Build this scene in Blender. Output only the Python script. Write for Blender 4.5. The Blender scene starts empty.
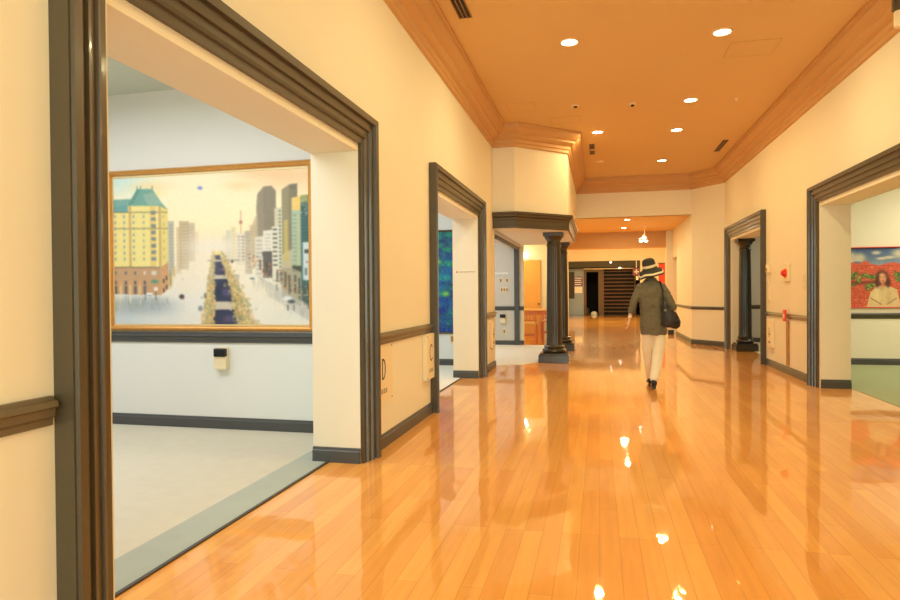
import bpy, bmesh, math, random
import numpy as np
from mathutils import Vector, Matrix
random.seed(7); rng = np.random.default_rng(7)
C = bpy.context.scene.collection
sc = bpy.context.scene

# ------------------------------------------------------------------ camera
yaw, pitch, roll = math.radians(13.2), math.radians(0.63), math.radians(0.45)
fw = Vector((-math.sin(yaw)*math.cos(pitch), math.cos(yaw)*math.cos(pitch), -math.sin(pitch)))
r0 = Vector((math.cos(yaw), math.sin(yaw), 0)); u0 = r0.cross(fw)
rt = r0*math.cos(roll) - u0*math.sin(roll); up = u0*math.cos(roll) + r0*math.sin(roll)
cd = bpy.data.cameras.new('camera'); cam = bpy.data.objects.new('camera', cd); C.objects.link(cam)
cd.sensor_width = 36; cd.lens = 633*36/900; cd.clip_end = 100
cam.matrix_world = Matrix((( rt.x, up.x, -fw.x, 0), (rt.y, up.y, -fw.y, 0), (rt.z, up.z, -fw.z, 1.3), (0,0,0,1)))
sc.camera = cam

# ------------------------------------------------------------------ world, exposure, large lights
w = bpy.data.worlds.new('world'); sc.world = w; w.use_nodes = True
w.node_tree.nodes['Background'].inputs[0].default_value = (1, .9, .75, 1)
w.node_tree.nodes['Background'].inputs[1].default_value = 0.3
sc.view_settings.view_transform = 'Standard'; sc.view_settings.look = 'None'
sc.view_settings.gamma = 1; sc.view_settings.use_curve_mapping = False
sc.view_settings.exposure = 0.0
HALL = (1, .90, .46); ROOM = (.93, .985, 1.08)
def area(name, loc, size, power, col, rot=(0,0,0), size_y=None, parent=None, spread=180):
    l = bpy.data.lights.new(name, 'AREA'); l.energy = power; l.color = col; l.size = size
    l.shape = 'DISK' if size_y is None else 'RECTANGLE'
    if size_y: l.size_y = size_y
    l.spread = math.radians(spread)
    o = bpy.data.objects.new(name, l); C.objects.link(o); o.location = loc; o.rotation_euler = rot
    if parent: o.parent = parent
    return o
P90 = math.pi/2
# added unseen fill behind the viewer, standing in for daylight from an entrance
area('rear_fill_light', (0.5,-4.6,1.9), 4.0, 275, (.70,.96,.92), (P90,0,0), 3.0)
# gallery lighting (their ceiling tracks)
area('gallery_track_light_left', (-4.4,3.2,3.2), 4.0, 98, ROOM, (0,0,0), 2.2)
area('picture_light', (-3.7,3.6,3.15), 1.6, 7, (1,.97,.88), (math.radians(38),0,0), .3)
area('gallery_track_light_second', (-4.0,8.6,3.2), 2.6, 85, ROOM, (0,0,0), 2.6)
area('gallery_track_light_bay', (-3.4,13.3,2.95), 2.0, 60, ROOM, (0,0,0), 2.6)
area('gallery_track_light_right', (5.9,10.1,3.2), 1.1, 98, (1,.94,.74), (0,0,0), 3.0)
area('gallery_track_light_far', (4.6,15.4,3.0), 1.2, 20, (1,.9,.7), (0,0,0), 1.8)

# ------------------------------------------------------------------ materials
def s2l(c):
    c = np.asarray(c, float)/255
    return tuple(np.where(c <= .04045, c/12.92, ((c+.055)/1.055)**2.4))
def mat(name, col, rough=.5, metal=0, spec=.5, var=0, vscale=3, bump=0, bscale=60, emit=0, coat=0):
    m = bpy.data.materials.new(name); m.use_nodes = True; nt = m.node_tree; b = nt.nodes['Principled BSDF']
    c = (*s2l(col), 1)
    b.inputs['Base Color'].default_value = c; b.inputs['Roughness'].default_value = rough
    b.inputs['Metallic'].default_value = metal; b.inputs['Specular IOR Level'].default_value = spec
    if coat: b.inputs['Coat Weight'].default_value = coat; b.inputs['Coat Roughness'].default_value = .1
    tc = nt.nodes.new('ShaderNodeTexCoord')
    n = nt.nodes.new('ShaderNodeTexNoise'); n.inputs['Scale'].default_value = vscale; n.inputs['Detail'].default_value = 5
    nt.links.new(tc.outputs['Object'], n.inputs['Vector'])
    mx = nt.nodes.new('ShaderNodeMix'); mx.data_type = 'RGBA'
    v = var or .03
    mx.inputs[6].default_value = (c[0]*(1-v), c[1]*(1-v), c[2]*(1-v), 1); mx.inputs[7].default_value = (min(1,c[0]*(1+v)), min(1,c[1]*(1+v)), min(1,c[2]*(1+v)), 1)
    nt.links.new(n.outputs['Fac'], mx.inputs[0]); nt.links.new(mx.outputs[2], b.inputs['Base Color'])
    if bump:
        n2 = nt.nodes.new('ShaderNodeTexNoise'); n2.inputs['Scale'].default_value = bscale; n2.inputs['Detail'].default_value = 3
        nt.links.new(tc.outputs['Object'], n2.inputs['Vector'])
        bp = nt.nodes.new('ShaderNodeBump'); bp.inputs['Strength'].default_value = bump; bp.inputs['Distance'].default_value = .01
        nt.links.new(n2.outputs['Fac'], bp.inputs['Height']); nt.links.new(bp.outputs[0], b.inputs['Normal'])
    if emit:
        b.inputs['Emission Color'].default_value = c; b.inputs['Emission Strength'].default_value = emit
    return m
M = dict(
    wall=mat('cream_wall_paint', (240,230,205), .65, var=.02, vscale=1.2, bump=.05, bscale=220),
    room_wall=mat('gallery_white_paint', (232,232,224), .7, var=.02, vscale=1.2, bump=.05, bscale=220),
    grey_wall=mat('grey_panel_paint', (214,208,194), .65, var=.02),
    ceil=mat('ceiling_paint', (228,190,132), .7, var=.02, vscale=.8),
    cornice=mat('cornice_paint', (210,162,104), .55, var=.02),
    room_ceil=mat('gallery_ceiling_paint', (205,212,200), .8),
    trim=mat('olive_grey_painted_wood', (76,66,48), .36, var=.06, vscale=6, coat=.25),
    base=mat('slate_baseboard', (78,78,76), .4, var=.05, vscale=6),
    rail=mat('brown_grey_rail', (104,90,66), .32, var=.05, vscale=6, coat=.2),
    column=mat('olive_column_paint', (56,47,31), .3, var=.08, vscale=9, coat=.3),
    dark_column=mat('dark_column_paint', (28,26,24), .2, var=.1, vscale=9, coat=.5),
    gold=mat('gilded_frame', (222,160,84), .35, metal=.55, var=.12, vscale=20, bump=.1),
    gold_in=mat('pale_gilt_liner', (226,205,150), .45, metal=.2, var=.06, vscale=30),
    black=mat('black_plastic', (18,18,20), .35),
    blackmetal=mat('black_vent_metal', (24,20,18), .5, metal=.3),
    cream=mat('cream_plastic', (240,222,180), .4),
    white=mat('white_plastic', (240,238,230), .4),
    sign=mat('ivory_sign_plate', (243,226,190), .35),
    ink=mat('dark_sign_ink', (50,48,60), .5),
    ink2=mat('grey_sign_ink', (150,135,115), .5),
    red=mat('red_plastic', (225,30,25), .25, coat=.5),
    redtag=mat('red_tag', (232,70,52), .4),
    brown=mat('brown_wood_strip', (170,120,60), .45, var=.12, vscale=12),
    wood=mat('orange_wood_furniture', (215,120,50), .35, var=.15, vscale=10, coat=.3),
    seat=mat('pale_wood_seat', (240,190,110), .4, var=.08, vscale=10),
    door=mat('honey_door_veneer', (238,170,85), .45, var=.08, vscale=5),
    darkroom=mat('dark_exhibit_paint', (70,68,55), .7),
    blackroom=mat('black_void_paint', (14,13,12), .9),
    bluegrey=mat('blue_grey_panel', (150,165,185), .7),
    board=mat('dark_board', (60,58,52), .6),
    frame_dark=mat('dark_brown_frame', (92,70,40), .5),
    slat=mat('brown_slat_wood', (88,54,26), .5, var=.15, vscale=10),
    maroon=mat('maroon_sign', (120,70,80), .5), purple=mat('purple_poster', (120,90,140), .5),
    bulb=mat('lamp_white', (255,244,225), .4, emit=22), bulb2=mat('small_lamp_white', (255,250,240), .4, emit=5),
    ring=mat('lamp_trim_ring', (245,225,190), .35, metal=.3),
    skin=mat('skin', (228,178,145), .5, var=.05), hair=mat('dark_hair', (38,28,22), .5, var=.2, vscale=60),
    jacket=mat('olive_grey_linen', (104,97,76), .85, var=.12, vscale=40, bump=.25, bscale=180),
    trousers=mat('off_white_cotton', (240,228,198), .8, var=.04, vscale=14, bump=.12, bscale=120),
    hatd=mat('black_hat_straw', (48,46,38), .8, var=.2, vscale=70, bump=.3, bscale=200),
    hatw=mat('ivory_hat_straw', (228,212,170), .8, var=.1, vscale=70, bump=.3, bscale=200),
    bag=mat('black_leather', (26,24,24), .4, var=.15, vscale=20, bump=.2, bscale=90), shoe=mat('black_shoe_leather', (28,22,20), .35),
    carved=mat('threshold_metal', (70,66,60), .5),
    glass=mat('entrance_glass', (200,215,215), .1),
)
def carpet_mat(name, col, var=.06):
    m = mat(name, col, .95, spec=.1, var=var, vscale=9, bump=.6, bscale=420); return m
M['carpet'] = carpet_mat('beige_carpet', (222,214,192)); M['carpet_edge'] = carpet_mat('grey_border_carpet', (186,192,180))
M['carpet_white'] = carpet_mat('ivory_carpet', (238,232,212)); M['carpet_green'] = carpet_mat('green_grey_carpet', (172,178,140))

def floor_material():
    m = bpy.data.materials.new('varnished_maple_strip_floor'); m.use_nodes = True; nt = m.node_tree; N = nt.nodes; Lk = nt.links
    b = N['Principled BSDF']
    geo = N.new('ShaderNodeNewGeometry'); mp = N.new('ShaderNodeMapping'); mp.inputs['Rotation'].default_value = (0,0,P90)
    Lk.new(geo.outputs['Position'], mp.inputs['Vector'])
    br = N.new('ShaderNodeTexBrick'); br.offset = .37; br.offset_frequency = 3
    br.inputs['Scale'].default_value = 1; br.inputs['Brick Width'].default_value = 1.15; br.inputs['Row Height'].default_value = .10
    br.inputs['Mortar Size'].default_value = .0013; br.inputs['Mortar Smooth'].default_value = .3; br.inputs['Bias'].default_value = -.15
    br.inputs['Color1'].default_value = (*s2l((246,174,82)),1); br.inputs['Color2'].default_value = (*s2l((234,155,67)),1)
    br.inputs['Mortar'].default_value = (*s2l((205,128,56)),1)
    Lk.new(mp.outputs[0], br.inputs['Vector'])
    mp2 = N.new('ShaderNodeMapping'); mp2.inputs['Scale'].default_value = (14,.8,1); Lk.new(geo.outputs['Position'], mp2.inputs['Vector'])
    gr = N.new('ShaderNodeTexNoise'); gr.inputs['Scale'].default_value = 2.2; gr.inputs['Detail'].default_value = 8; gr.inputs['Distortion'].default_value = .6
    Lk.new(mp2.outputs[0], gr.inputs['Vector'])
    rp = N.new('ShaderNodeValToRGB'); rp.color_ramp.elements[0].position = .3; rp.color_ramp.elements[0].color = (.93,.90,.86,1)
    rp.color_ramp.elements[1].position = .65; rp.color_ramp.elements[1].color = (1.04,1.04,1.04,1); Lk.new(gr.outputs['Fac'], rp.inputs[0])
    mx = N.new('ShaderNodeMix'); mx.data_type = 'RGBA'; mx.blend_type = 'MULTIPLY'; mx.inputs[0].default_value = .8
    Lk.new(br.outputs['Color'], mx.inputs[6]); Lk.new(rp.outputs[0], mx.inputs[7])
    bl = N.new('ShaderNodeTexNoise'); bl.inputs['Scale'].default_value = .9; bl.inputs['Detail'].default_value = 3; Lk.new(geo.outputs['Position'], bl.inputs['Vector'])
    mr = N.new('ShaderNodeMapRange'); mr.inputs[3].default_value = .9; mr.inputs[4].default_value = 1.1; Lk.new(bl.outputs['Fac'], mr.inputs[0])
    vm = N.new('ShaderNodeVectorMath'); vm.operation = 'SCALE'; Lk.new(mx.outputs[2], vm.inputs[0]); Lk.new(mr.outputs[0], vm.inputs['Scale'])
    Lk.new(vm.outputs[0], b.inputs['Base Color'])
    b.inputs['Roughness'].default_value = .35; b.inputs['Specular IOR Level'].default_value = .15
    b.inputs['Coat Weight'].default_value = 1; b.inputs['Coat Roughness'].default_value = .03; b.inputs['Coat IOR'].default_value = 1.5
    mp3 = N.new('ShaderNodeMapping'); mp3.inputs['Scale'].default_value = (2.2,.9,1); Lk.new(geo.outputs['Position'], mp3.inputs['Vector'])
    n3 = N.new('ShaderNodeTexNoise'); n3.inputs['Scale'].default_value = 4.5; n3.inputs['Detail'].default_value = 2; Lk.new(mp3.outputs[0], n3.inputs['Vector'])
    bp = N.new('ShaderNodeBump'); bp.inputs['Strength'].default_value = .13; bp.inputs['Distance'].default_value = .009
    ad = N.new('ShaderNodeMath'); ad.operation = 'MULTIPLY_ADD'; Lk.new(br.outputs['Fac'], ad.inputs[0]); ad.inputs[1].default_value = -.15; Lk.new(n3.outputs['Fac'], ad.inputs[2])
    Lk.new(ad.outputs[0], bp.inputs['Height']); Lk.new(bp.outputs[0], b.inputs['Coat Normal'])
    return m
M['floor'] = floor_material()

# ------------------------------------------------------------------ helpers
def box(bm, x0, x1, y0, y1, z0, z1):
    x0,x1 = sorted((x0,x1)); y0,y1 = sorted((y0,y1)); z0,z1 = sorted((z0,z1))
    v = [bm.verts.new((x,y,z)) for x in (x0,x1) for y in (y0,y1) for z in (z0,z1)]
    for f in ((0,1,3,2),(4,6,7,5),(0,4,5,1),(2,3,7,6),(0,2,6,4),(1,5,7,3)): bm.faces.new([v[i] for i in f])
def boxes(*bs):
    bm = bmesh.new()
    for b in bs: box(bm, *b)
    return bm
def prism(bm, pts, z0, z1):
    lo = [bm.verts.new((x,y,z0)) for x,y in pts]; hi = [bm.verts.new((x,y,z1)) for x,y in pts]
    n = len(pts); bm.faces.new(lo[::-1]); bm.faces.new(hi)
    for i in range(n): bm.faces.new((lo[i],lo[(i+1)%n],hi[(i+1)%n],hi[i]))
def lathe(bm, prof, c=(0,0,0), n=32, axis='z', flute=0, nf=0):
    rings = []
    for (r,z) in prof:
        ring = []
        for k in range(n):
            a = 2*math.pi*k/n; rr = r*(1-flute*max(0,math.cos(nf*a))**2) if nf else r
            p = (rr*math.cos(a), rr*math.sin(a), z)
            if axis == 'x': p = (z, p[0], p[1])
            if axis == 'y': p = (p[0], z, p[1])
            ring.append(bm.verts.new((c[0]+p[0], c[1]+p[1], c[2]+p[2])))
        rings.append(ring)
    for a,b in zip(rings, rings[1:]):
        for k in range(n): bm.faces.new((a[k],a[(k+1)%n],b[(k+1)%n],b[k]))
    bm.faces.new(rings[0][::-1]); bm.faces.new(rings[-1])
def tube(bm, p0, p1, r0, r1=None, n=12):
    r1 = r0 if r1 is None else r1
    loft(bm, [(Vector(p0), r0, r0), (Vector(p1), r1, r1)], n)
def loft(bm, secs, n=20, upv=None, close=True):
    """secs: (centre, radius_a, radius_b); sections square to the path"""
    rings = []
    for i,s in enumerate(secs):
        c = Vector(s[0]); a = Vector(secs[max(0,i-1)][0]); b = Vector(secs[min(len(secs)-1,i+1)][0])
        t = (b-a).normalized(); ref = Vector(upv) if upv else (Vector((0,1,0)) if abs(t.y) < .9 else Vector((1,0,0)))
        X = ref.cross(t).normalized(); Y = t.cross(X).normalized()
        rings.append([bm.verts.new(c + X*s[1]*math.cos(2*math.pi*k/n) + Y*s[2]*math.sin(2*math.pi*k/n)) for k in range(n)])
    for a,b in zip(rings, rings[1:]):
        for k in range(n): bm.faces.new((a[k],a[(k+1)%n],b[(k+1)%n],b[k]))
    if close: bm.faces.new(rings[0][::-1]); bm.faces.new(rings[-1])
def sweep(bm, path, prof, nrm):
    path = [Vector(p) for p in path]; nrm = Vector(nrm); rings = []
    for i,p in enumerate(path):
        ps = []
        if i > 0: ps.append(nrm.cross((p-path[i-1]).normalized()))
        if i < len(path)-1: ps.append(nrm.cross((path[i+1]-p).normalized()))
        m = ps[0] if len(ps) == 1 else (ps[0]+ps[1])/(1+ps[0].dot(ps[1]))
        rings.append([bm.verts.new(p + m*a + nrm*b) for a,b in prof])
    k = len(prof)
    for a,b in zip(rings, rings[1:]):
        for j in range(k): bm.faces.new((a[j],a[(j+1)%k],b[(j+1)%k],b[j]))
    bm.faces.new(rings[0][::-1]); bm.faces.new(rings[-1])
def obj(name, bm, m, parent=None, smooth=False, bevel=0):
    bmesh.ops.recalc_face_normals(bm, faces=bm.faces)
    me = bpy.data.meshes.new(name); bm.to_mesh(me); bm.free()
    for mm in (m if isinstance(m, (list,tuple)) else [m]): me.materials.append(mm)
    if smooth:
        me.polygons.foreach_set('use_smooth', [True]*len(me.polygons))
        try: me.set_sharp_from_angle(angle=math.radians(40))
        except Exception: pass
    o = bpy.data.objects.new(name, me); C.objects.link(o)
    if parent: o.parent = parent
    if bevel:
        b = o.modifiers.new('bevel', 'BEVEL'); b.width = bevel; b.segments = 2; b.limit_method = 'ANGLE'
    return o
def thing(name, label, cat, loc=(0,0,0), rotz=0, group=None):
    o = bpy.data.objects.new(name, None); C.objects.link(o); o.location = loc; o.rotation_euler = (0,0,rotz)
    o['label'] = label; o['category'] = cat; o.empty_display_size = .1
    if group: o['group'] = group
    return o
def tag(o, label, cat, group=None):
    o['label'] = label; o['category'] = cat
    if group: o['group'] = group
    return o
def struct(name, bm, m, smooth=False, label=None):
    o = obj(name, bm, m, smooth=smooth); o['kind'] = 'structure'
    if label: o['label'] = label
    return o
def dup(root, loc, label, rotz=None):
    r = root.copy(); C.objects.link(r); r.location = loc; r['label'] = label
    if rotz is not None: r.rotation_euler = (0,0,rotz)
    for ch in list(root.children):
        c = ch.copy(); C.objects.link(c); c.parent = r
        for g in list(ch.children):
            d = g.copy(); C.objects.link(d); d.parent = c
    return r

L, R, TH = -1.78, 2.87, .39
LB, RB = L-TH, R+.36
CZ = 4.17
HEAD = 2.39
# ------------------------------------------------------------------ setting: floors
bm = bmesh.new()
prism(bm, [(LB+.13,-5),(RB,-5),(RB,17.5),(2.3,17.5),(2.3,21),(4.2,21),(4.2,36),(-2.4,36),(-2.4,17.6),(LB+.13,17.6)], -.1, 0)
struct('floor', bm, M['floor'], label='glossy honey coloured strip wood floor')
struct('floor_gallery_left', boxes((-7.5,-2.32,-1,5.6,-.1,.004)), M['carpet'])
struct('floor_border_left', boxes((-2.32,LB+.13,-1,5.6,-.1,.004)), M['carpet_edge'])
struct('floor_gallery_second', boxes((-7.5,LB+.13,5.6,11.2,-.1,.004)), M['carpet_white'])
struct('floor_gallery_right', boxes((RB,7,5,12.4,-.1,.004)), M['carpet_green'])
struct('floor_gallery_far_right', boxes((RB,6.5,12.4,17.5,-.1,.004)), M['carpet_white'])
bm = bmesh.new()
prism(bm, [(-5.5,11.2),(-1.78,11.2),(-1.35,11.35),(-1.0,11.95),(-.9,12.8),(-.9,14.7),(-1.1,15.6),(-5.5,15.6)], -.1, .006)
struct('floor_bay', bm, M['carpet_white'])
struct('trim_threshold', boxes((LB+.12,LB+.14,2.02,4.55,0,.010),(LB+.12,LB+.14,6.93,9.45,0,.010)), M['carved'])

# walls of the hall
struct('wall_left', boxes((LB,L,-5,2.02,0,CZ),(LB,L,4.55,6.93,0,CZ),(LB,L,9.45,11.0,0,CZ),
                          (LB,L,2.02,4.55,HEAD,CZ),(LB,L,6.93,9.45,HEAD+.03,CZ),(LB,L,11.0,15.6,2.41,CZ)), M['wall'])
struct('wall_right', boxes((R,RB,-5,6.75,0,CZ),(R,RB,9.30,12.4,0,CZ),(R,RB,6.75,9.30,HEAD+.03,CZ),(R,RB,12.4,15.12,HEAD+.03,CZ),(R,RB,15.12,15.8,0,CZ)), M['wall'])
bm = bmesh.new()
prism(bm, [(2.87,15.8),(2.25,16.6),(2.25,19.7),(2.6,19.7),(3.29,17.3),(3.29,15.8)], 0, CZ); struct('wall_right_chamfer', bm, M['wall'])
struct('wall_passage_right', boxes((2.25,2.45,19.7,21,2.33,3.2),(2.08,2.45,20.9,21.3,0,3.2),(2.6,2.66,19.6,21.0,0,2.6),(2.3,2.66,19.68,19.72,0,2.4)), M['wall'])
struct('wall_end_header', boxes((-1.9,2.3,16.6,16.8,3.2,CZ)), M['wall'])
struct('wall_passage_beam', boxes((-2.2,2.25,21.0,21.4,2.70,4.6)), M['cornice'])
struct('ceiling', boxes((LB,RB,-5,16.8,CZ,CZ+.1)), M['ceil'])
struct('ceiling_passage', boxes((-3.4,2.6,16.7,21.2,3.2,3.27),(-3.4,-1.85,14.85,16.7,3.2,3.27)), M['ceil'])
struct('wall_entrance', boxes((LB,RB,-5.1,-5,0,.3),(LB,-1.6,-5.1,-5,.3,CZ),(2.7,RB,-5.1,-5,.3,CZ),(-1.6,2.7,-5.1,-5,3.9,CZ)), M['wall'])
bm = boxes((-1.6,2.7,-5.08,-5.04,.3,3.9)); struct('window_1', bm, M['white'])
# bay tower on the left
bm = bmesh.new(); prism(bm, [(L-.03,10.9),(-1.4,10.9),(-.54,11.72),(-.54,14.6),(-.85,14.85),(L-.03,14.85)], 2.41, 3.2)
prism(bm, [(L-.03,10.9),(-1.4,10.9),(-.54,11.72),(-.54,16.6),(L-.03,16.6)], 3.2, CZ)
struct('wall_bay_tower', bm, M['wall'])
struct('wall_bay_return', boxes((L,-1.77,10.9,11.0,0,2.41)), M['wall'])

# cornice
def cprof(h, d):
    return [(0,0),(d,0),(d,-.09*h),(.93*d,-.12*h),(.90*d,-.22*h),(.72*d,-.36*h),(.55*d,-.44*h),(.55*d,-.52*h),(.40*d,-.60*h),(.22*d,-.66*h),(.20*d,-.80*h),(.12*d,-.84*h),(.12*d,-.97*h),(.0*d,-1.0*h)]
bm = bmesh.new()
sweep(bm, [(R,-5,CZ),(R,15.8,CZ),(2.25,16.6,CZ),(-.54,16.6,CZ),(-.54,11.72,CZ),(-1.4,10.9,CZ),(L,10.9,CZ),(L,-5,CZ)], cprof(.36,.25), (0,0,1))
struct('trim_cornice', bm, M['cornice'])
# frieze round the bay
bm = bmesh.new()
fp = [(0,0),(.10,0),(.10,-.035),(.075,-.05),(.075,-.075),(.04,-.10),(.04,-.13),(.03,-.14),(.03,-.25),(.045,-.255),(.045,-.275),(0,-.275)]
sweep(bm, [(-.85,14.85,2.69),(-.54,14.6,2.69),(-.54,11.72,2.69),(-1.4,10.9,2.69),(L,10.9,2.69)], fp, (0,0,1))
struct('trim_bay_frieze', bm, M['trim'])
struct('trim_bay_soffit_edge', boxes((-1.95,-1.9,11.0,15.55,2.34,2.41)), M['base'])

# door casings
cas = [(0,0),(0,.025),(.05,.03),(.055,.045),(.075,.05),(.082,.04),(.125,.045),(.13,.062),(.15,.066),(.157,.054),(.20,.06),(.205,.085),(.255,.092),(.26,.078),(.27,.078),(.27,0)]
def scale_prof(w): return [(a*w/.27, b) for a,b in cas]
def casing(name, side, y0, y1, zt, wtop=.27):
    bm = bmesh.new(); e = .055
    if side == 'left': path = [(L,y0-e,0),(L,y0-e,zt+e),(L,y1+e,zt+e),(L,y1+e,0)]; n = (1,0,0)
    else: path = [(R,y1+e,0),(R,y1+e,zt+e),(R,y0-e,zt+e),(R,y0-e,0)]; n = (-1,0,0)
    sweep(bm, path, scale_prof(wtop), n)
    return struct(name, bm, M['trim'])
casing('trim_1', 'left', 2.04, 4.50, HEAD, .225)
casing('trim_2', 'left', 6.93, 9.43, HEAD+.03, .24)
casing('trim_3', 'right', 6.75, 9.30, HEAD+.03, .215)
casing('trim_4', 'right', 12.4, 15.12, HEAD+.03, .25)

# chair rails and baseboards
rp = [(0,.0),(0,.10),(.018,.10),(.022,.088),(.036,.084),(.040,.066),(.026,.058),(.024,.034),(.016,.024),(.016,.004),(.006,0)]
bp_ = [(0,0),(0,.115),(.010,.112),(.014,.095),(.022,.088),(.022,0)]
rp2 = [(a*.85,b*.75) for a,b in rp]
def wallrun(name, pts, prof, z, m):
    # prof (out, up); travel with the room on the left hand
    bm = bmesh.new(); sweep(bm, [(x,y,z) for x,y in pts], prof, (0,0,1)); return struct(name, bm, m)
RZ = .87
ed = .31
wallrun('trim_rail_left', [(L,1.74),(L,-5)], rp, RZ, M['rail'])
wallrun('trim_rail_left_middle', [(L,6.93-ed),(L,4.81)], rp, RZ, M['rail'])
wallrun('trim_rail_left_far', [(L-.02,11.0),(L,11.0),(L,9.43+ed-.03)], rp, RZ, M['rail'])
wallrun('trim_rail_right', [(R,9.30+ed-.03),(R,12.4-ed)], rp2, RZ-.01, M['rail'])
wallrun('trim_rail_chamfer', [(R,15.12+ed),(R,15.8),(2.25,16.6),(2.25,19.7)], rp2, RZ-.02, M['base'])
wallrun('baseboard_left', [(L,1.74),(L,-5)], bp_, 0, M['base'])
wallrun('baseboard_left_middle', [(L,6.93-ed),(L,4.81)], bp_, 0, M['base'])
wallrun('baseboard_left_far', [(L-.02,11.0),(L,11.0),(L,9.43+ed-.03)], bp_, 0, M['base'])
wallrun('baseboard_right', [(R,9.30+ed-.03),(R,12.4-ed)], bp_, 0, M['base'])
wallrun('baseboard_chamfer', [(R,15.12+ed),(R,15.8),(2.25,16.6),(2.25,19.7)], bp_, 0, M['base'])
wallrun('baseboard_jamb_left', [(L,4.55),(LB,4.55)], bp_, 0, M['base'])
wallrun('baseboard_jamb_second', [(L,9.45),(LB,9.45)], bp_, 0, M['base'])
wallrun('baseboard_jamb_right', [(RB,9.30),(R,9.30)], bp_, 0, M['base'])
wallrun('baseboard_jamb_far', [(RB,15.12),(R,15.12)], bp_, 0, M['base'])

# galleries behind the openings
GZ = 3.32
struct('wall_gallery_left', boxes((-7.5,LB,5.46,5.6,0,GZ),(-7.6,-7.5,-1,5.6,0,GZ),(-7.5,LB,-1.1,-1,0,GZ)), M['room_wall'])
struct('ceiling_gallery_left', boxes((-7.6,LB,-1.1,5.6,GZ,GZ+.1)), M['room_ceil'])
wallrun('baseboard_gallery_left', [(LB,5.46),(-7.5,5.46),(-7.5,-1)][::1], bp_, 0, M['base'])
wallrun('trim_rail_gallery_left', [(LB,5.46),(-7.5,5.46)], rp, .835, M['base'])
struct('wall_gallery_second', boxes((-7.5,LB,11.05,11.2,0,GZ),(-7.6,-7.5,5.6,11.2,0,GZ)), M['room_wall'])
struct('ceiling_gallery_second', boxes((-7.6,LB,5.6,11.2,GZ,GZ+.1)), M['room_ceil'])
wallrun('baseboard_gallery_second', [(LB,11.05),(-7.5,11.05)], bp_, 0, M['base'])
struct('wall_bay_room', boxes((-5.5,-1.95,15.6,15.75,0,3.05),(-5.6,-5.5,11.2,15.7,0,3.05)), M['grey_wall'])
struct('ceiling_bay_room', boxes((-5.6,LB,11.2,15.75,3.05,3.1)), M['room_ceil'])
struct('wall_bay_end', boxes((-1.95,-1.80,15.62,15.75,0,2.46)), M['wall'])
struct('trim_bay_post', boxes((-2.02,-1.90,15.54,15.62,0,2.46)), M['base'])
wallrun('trim_rail_bay', [(-1.79,15.6),(-5.5,15.6)], rp, .86, M['base'])
wallrun('baseboard_bay', [(-1.79,15.6),(-5.5,15.6)], bp_, 0, M['base'])
# right galleries
struct('wall_gallery_right', boxes((RB,7,12.3,12.4,0,GZ),(7,7.1,5,12.4,0,GZ),(RB,7,4.9,5,0,GZ)), M['wall'])
struct('ceiling_gallery_right', boxes((RB,7.1,4.9,12.4,GZ,GZ+.1)), M['room_ceil'])
wallrun('baseboard_gallery_right', [(7,12.3),(RB,12.3)], bp_, 0, M['base'])
wallrun('trim_rail_gallery_right', [(7,12.3),(RB,12.3)], rp, .80, M['trim'])
struct('wall_gallery_far_right', boxes((RB,6.5,17.3,17.4,0,GZ),(6.5,6.6,12.4,17.4,0,GZ)), M['grey_wall'])
struct('ceiling_gallery_far_right', boxes((RB,6.6,12.4,17.4,GZ,GZ+.1)), M['room_ceil'])
wallrun('trim_rail_far_right', [(6.5,17.3),(RB,17.3)], rp, .84, M['trim'])
wallrun('baseboard_far_right', [(6.5,17.3),(RB,17.3)], bp_, 0, M['base'])
# cafe corner wall and far hall
struct('wall_cafe', boxes((-3.6,-.84,17.6,17.8,0,3.2),(-3.6,-3.5,15.75,17.8,0,3.2)), M['wall'])
struct('wall_far_hall', boxes((-1.78,-1.7,17.8,36,0,4.6),(3.9,4.0,21.2,36,0,4.6),(-1.78,-1.62,36,36.2,0,4.6),(2.22,4.0,36,36.2,0,4.6),(-1.62,2.22,36,36.2,3.0,4.6),(2.2,3.95,21.3,21.35,0,4.6)), M['wall'])
struct('ceiling_far_hall', boxes((-1.9,4.0,21.4,38.6,4.6,4.7)), M['ceil'])
struct('trim_far_header', boxes((-1.62,2.22,35.96,36.1,2.66,3.0)), M['darkroom'])
struct('trim_far_ledge', boxes((-.8,2.0,36.3,36.42,2.56,2.62)), M['wall'])
struct('wall_far_panel', boxes((-1.62,-.80,36.5,36.6,0,2.62)), M['bluegrey'])
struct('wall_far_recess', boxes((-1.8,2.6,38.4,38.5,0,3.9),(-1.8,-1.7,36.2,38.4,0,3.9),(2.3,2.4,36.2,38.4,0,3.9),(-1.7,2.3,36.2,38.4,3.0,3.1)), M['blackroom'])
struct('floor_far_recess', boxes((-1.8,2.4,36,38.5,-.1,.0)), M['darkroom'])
struct('trim_far_doorway', boxes((-.80,-.66,36.45,36.6,0,2.6),(-.0,.30,36.45,36.6,0,2.6),(-.66,0,36.45,36.6,2.42,2.6)), M['frame_dark'])

# doors
d = obj('door_1', boxes((-2.03,-1.56,17.55,17.6,0,2.19)), M['door']); d['kind'] = 'structure'
bm = bmesh.new(); lathe(bm, [(.012,0),(.012,-.03),(.026,-.04),(.026,-.065),(.01,-.075)], (-1.60,17.55,.98), 14, 'y'); obj('door_handle', bm, M['blackmetal'], d, True)
d = obj('door_2', boxes((2.52,2.57,19.75,20.9,0,2.33)), M['door']); d['kind'] = 'structure'
struct('trim_pier_post', boxes((-.98,-.84,17.54,17.6,0,3.2)), M['wall'])

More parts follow.
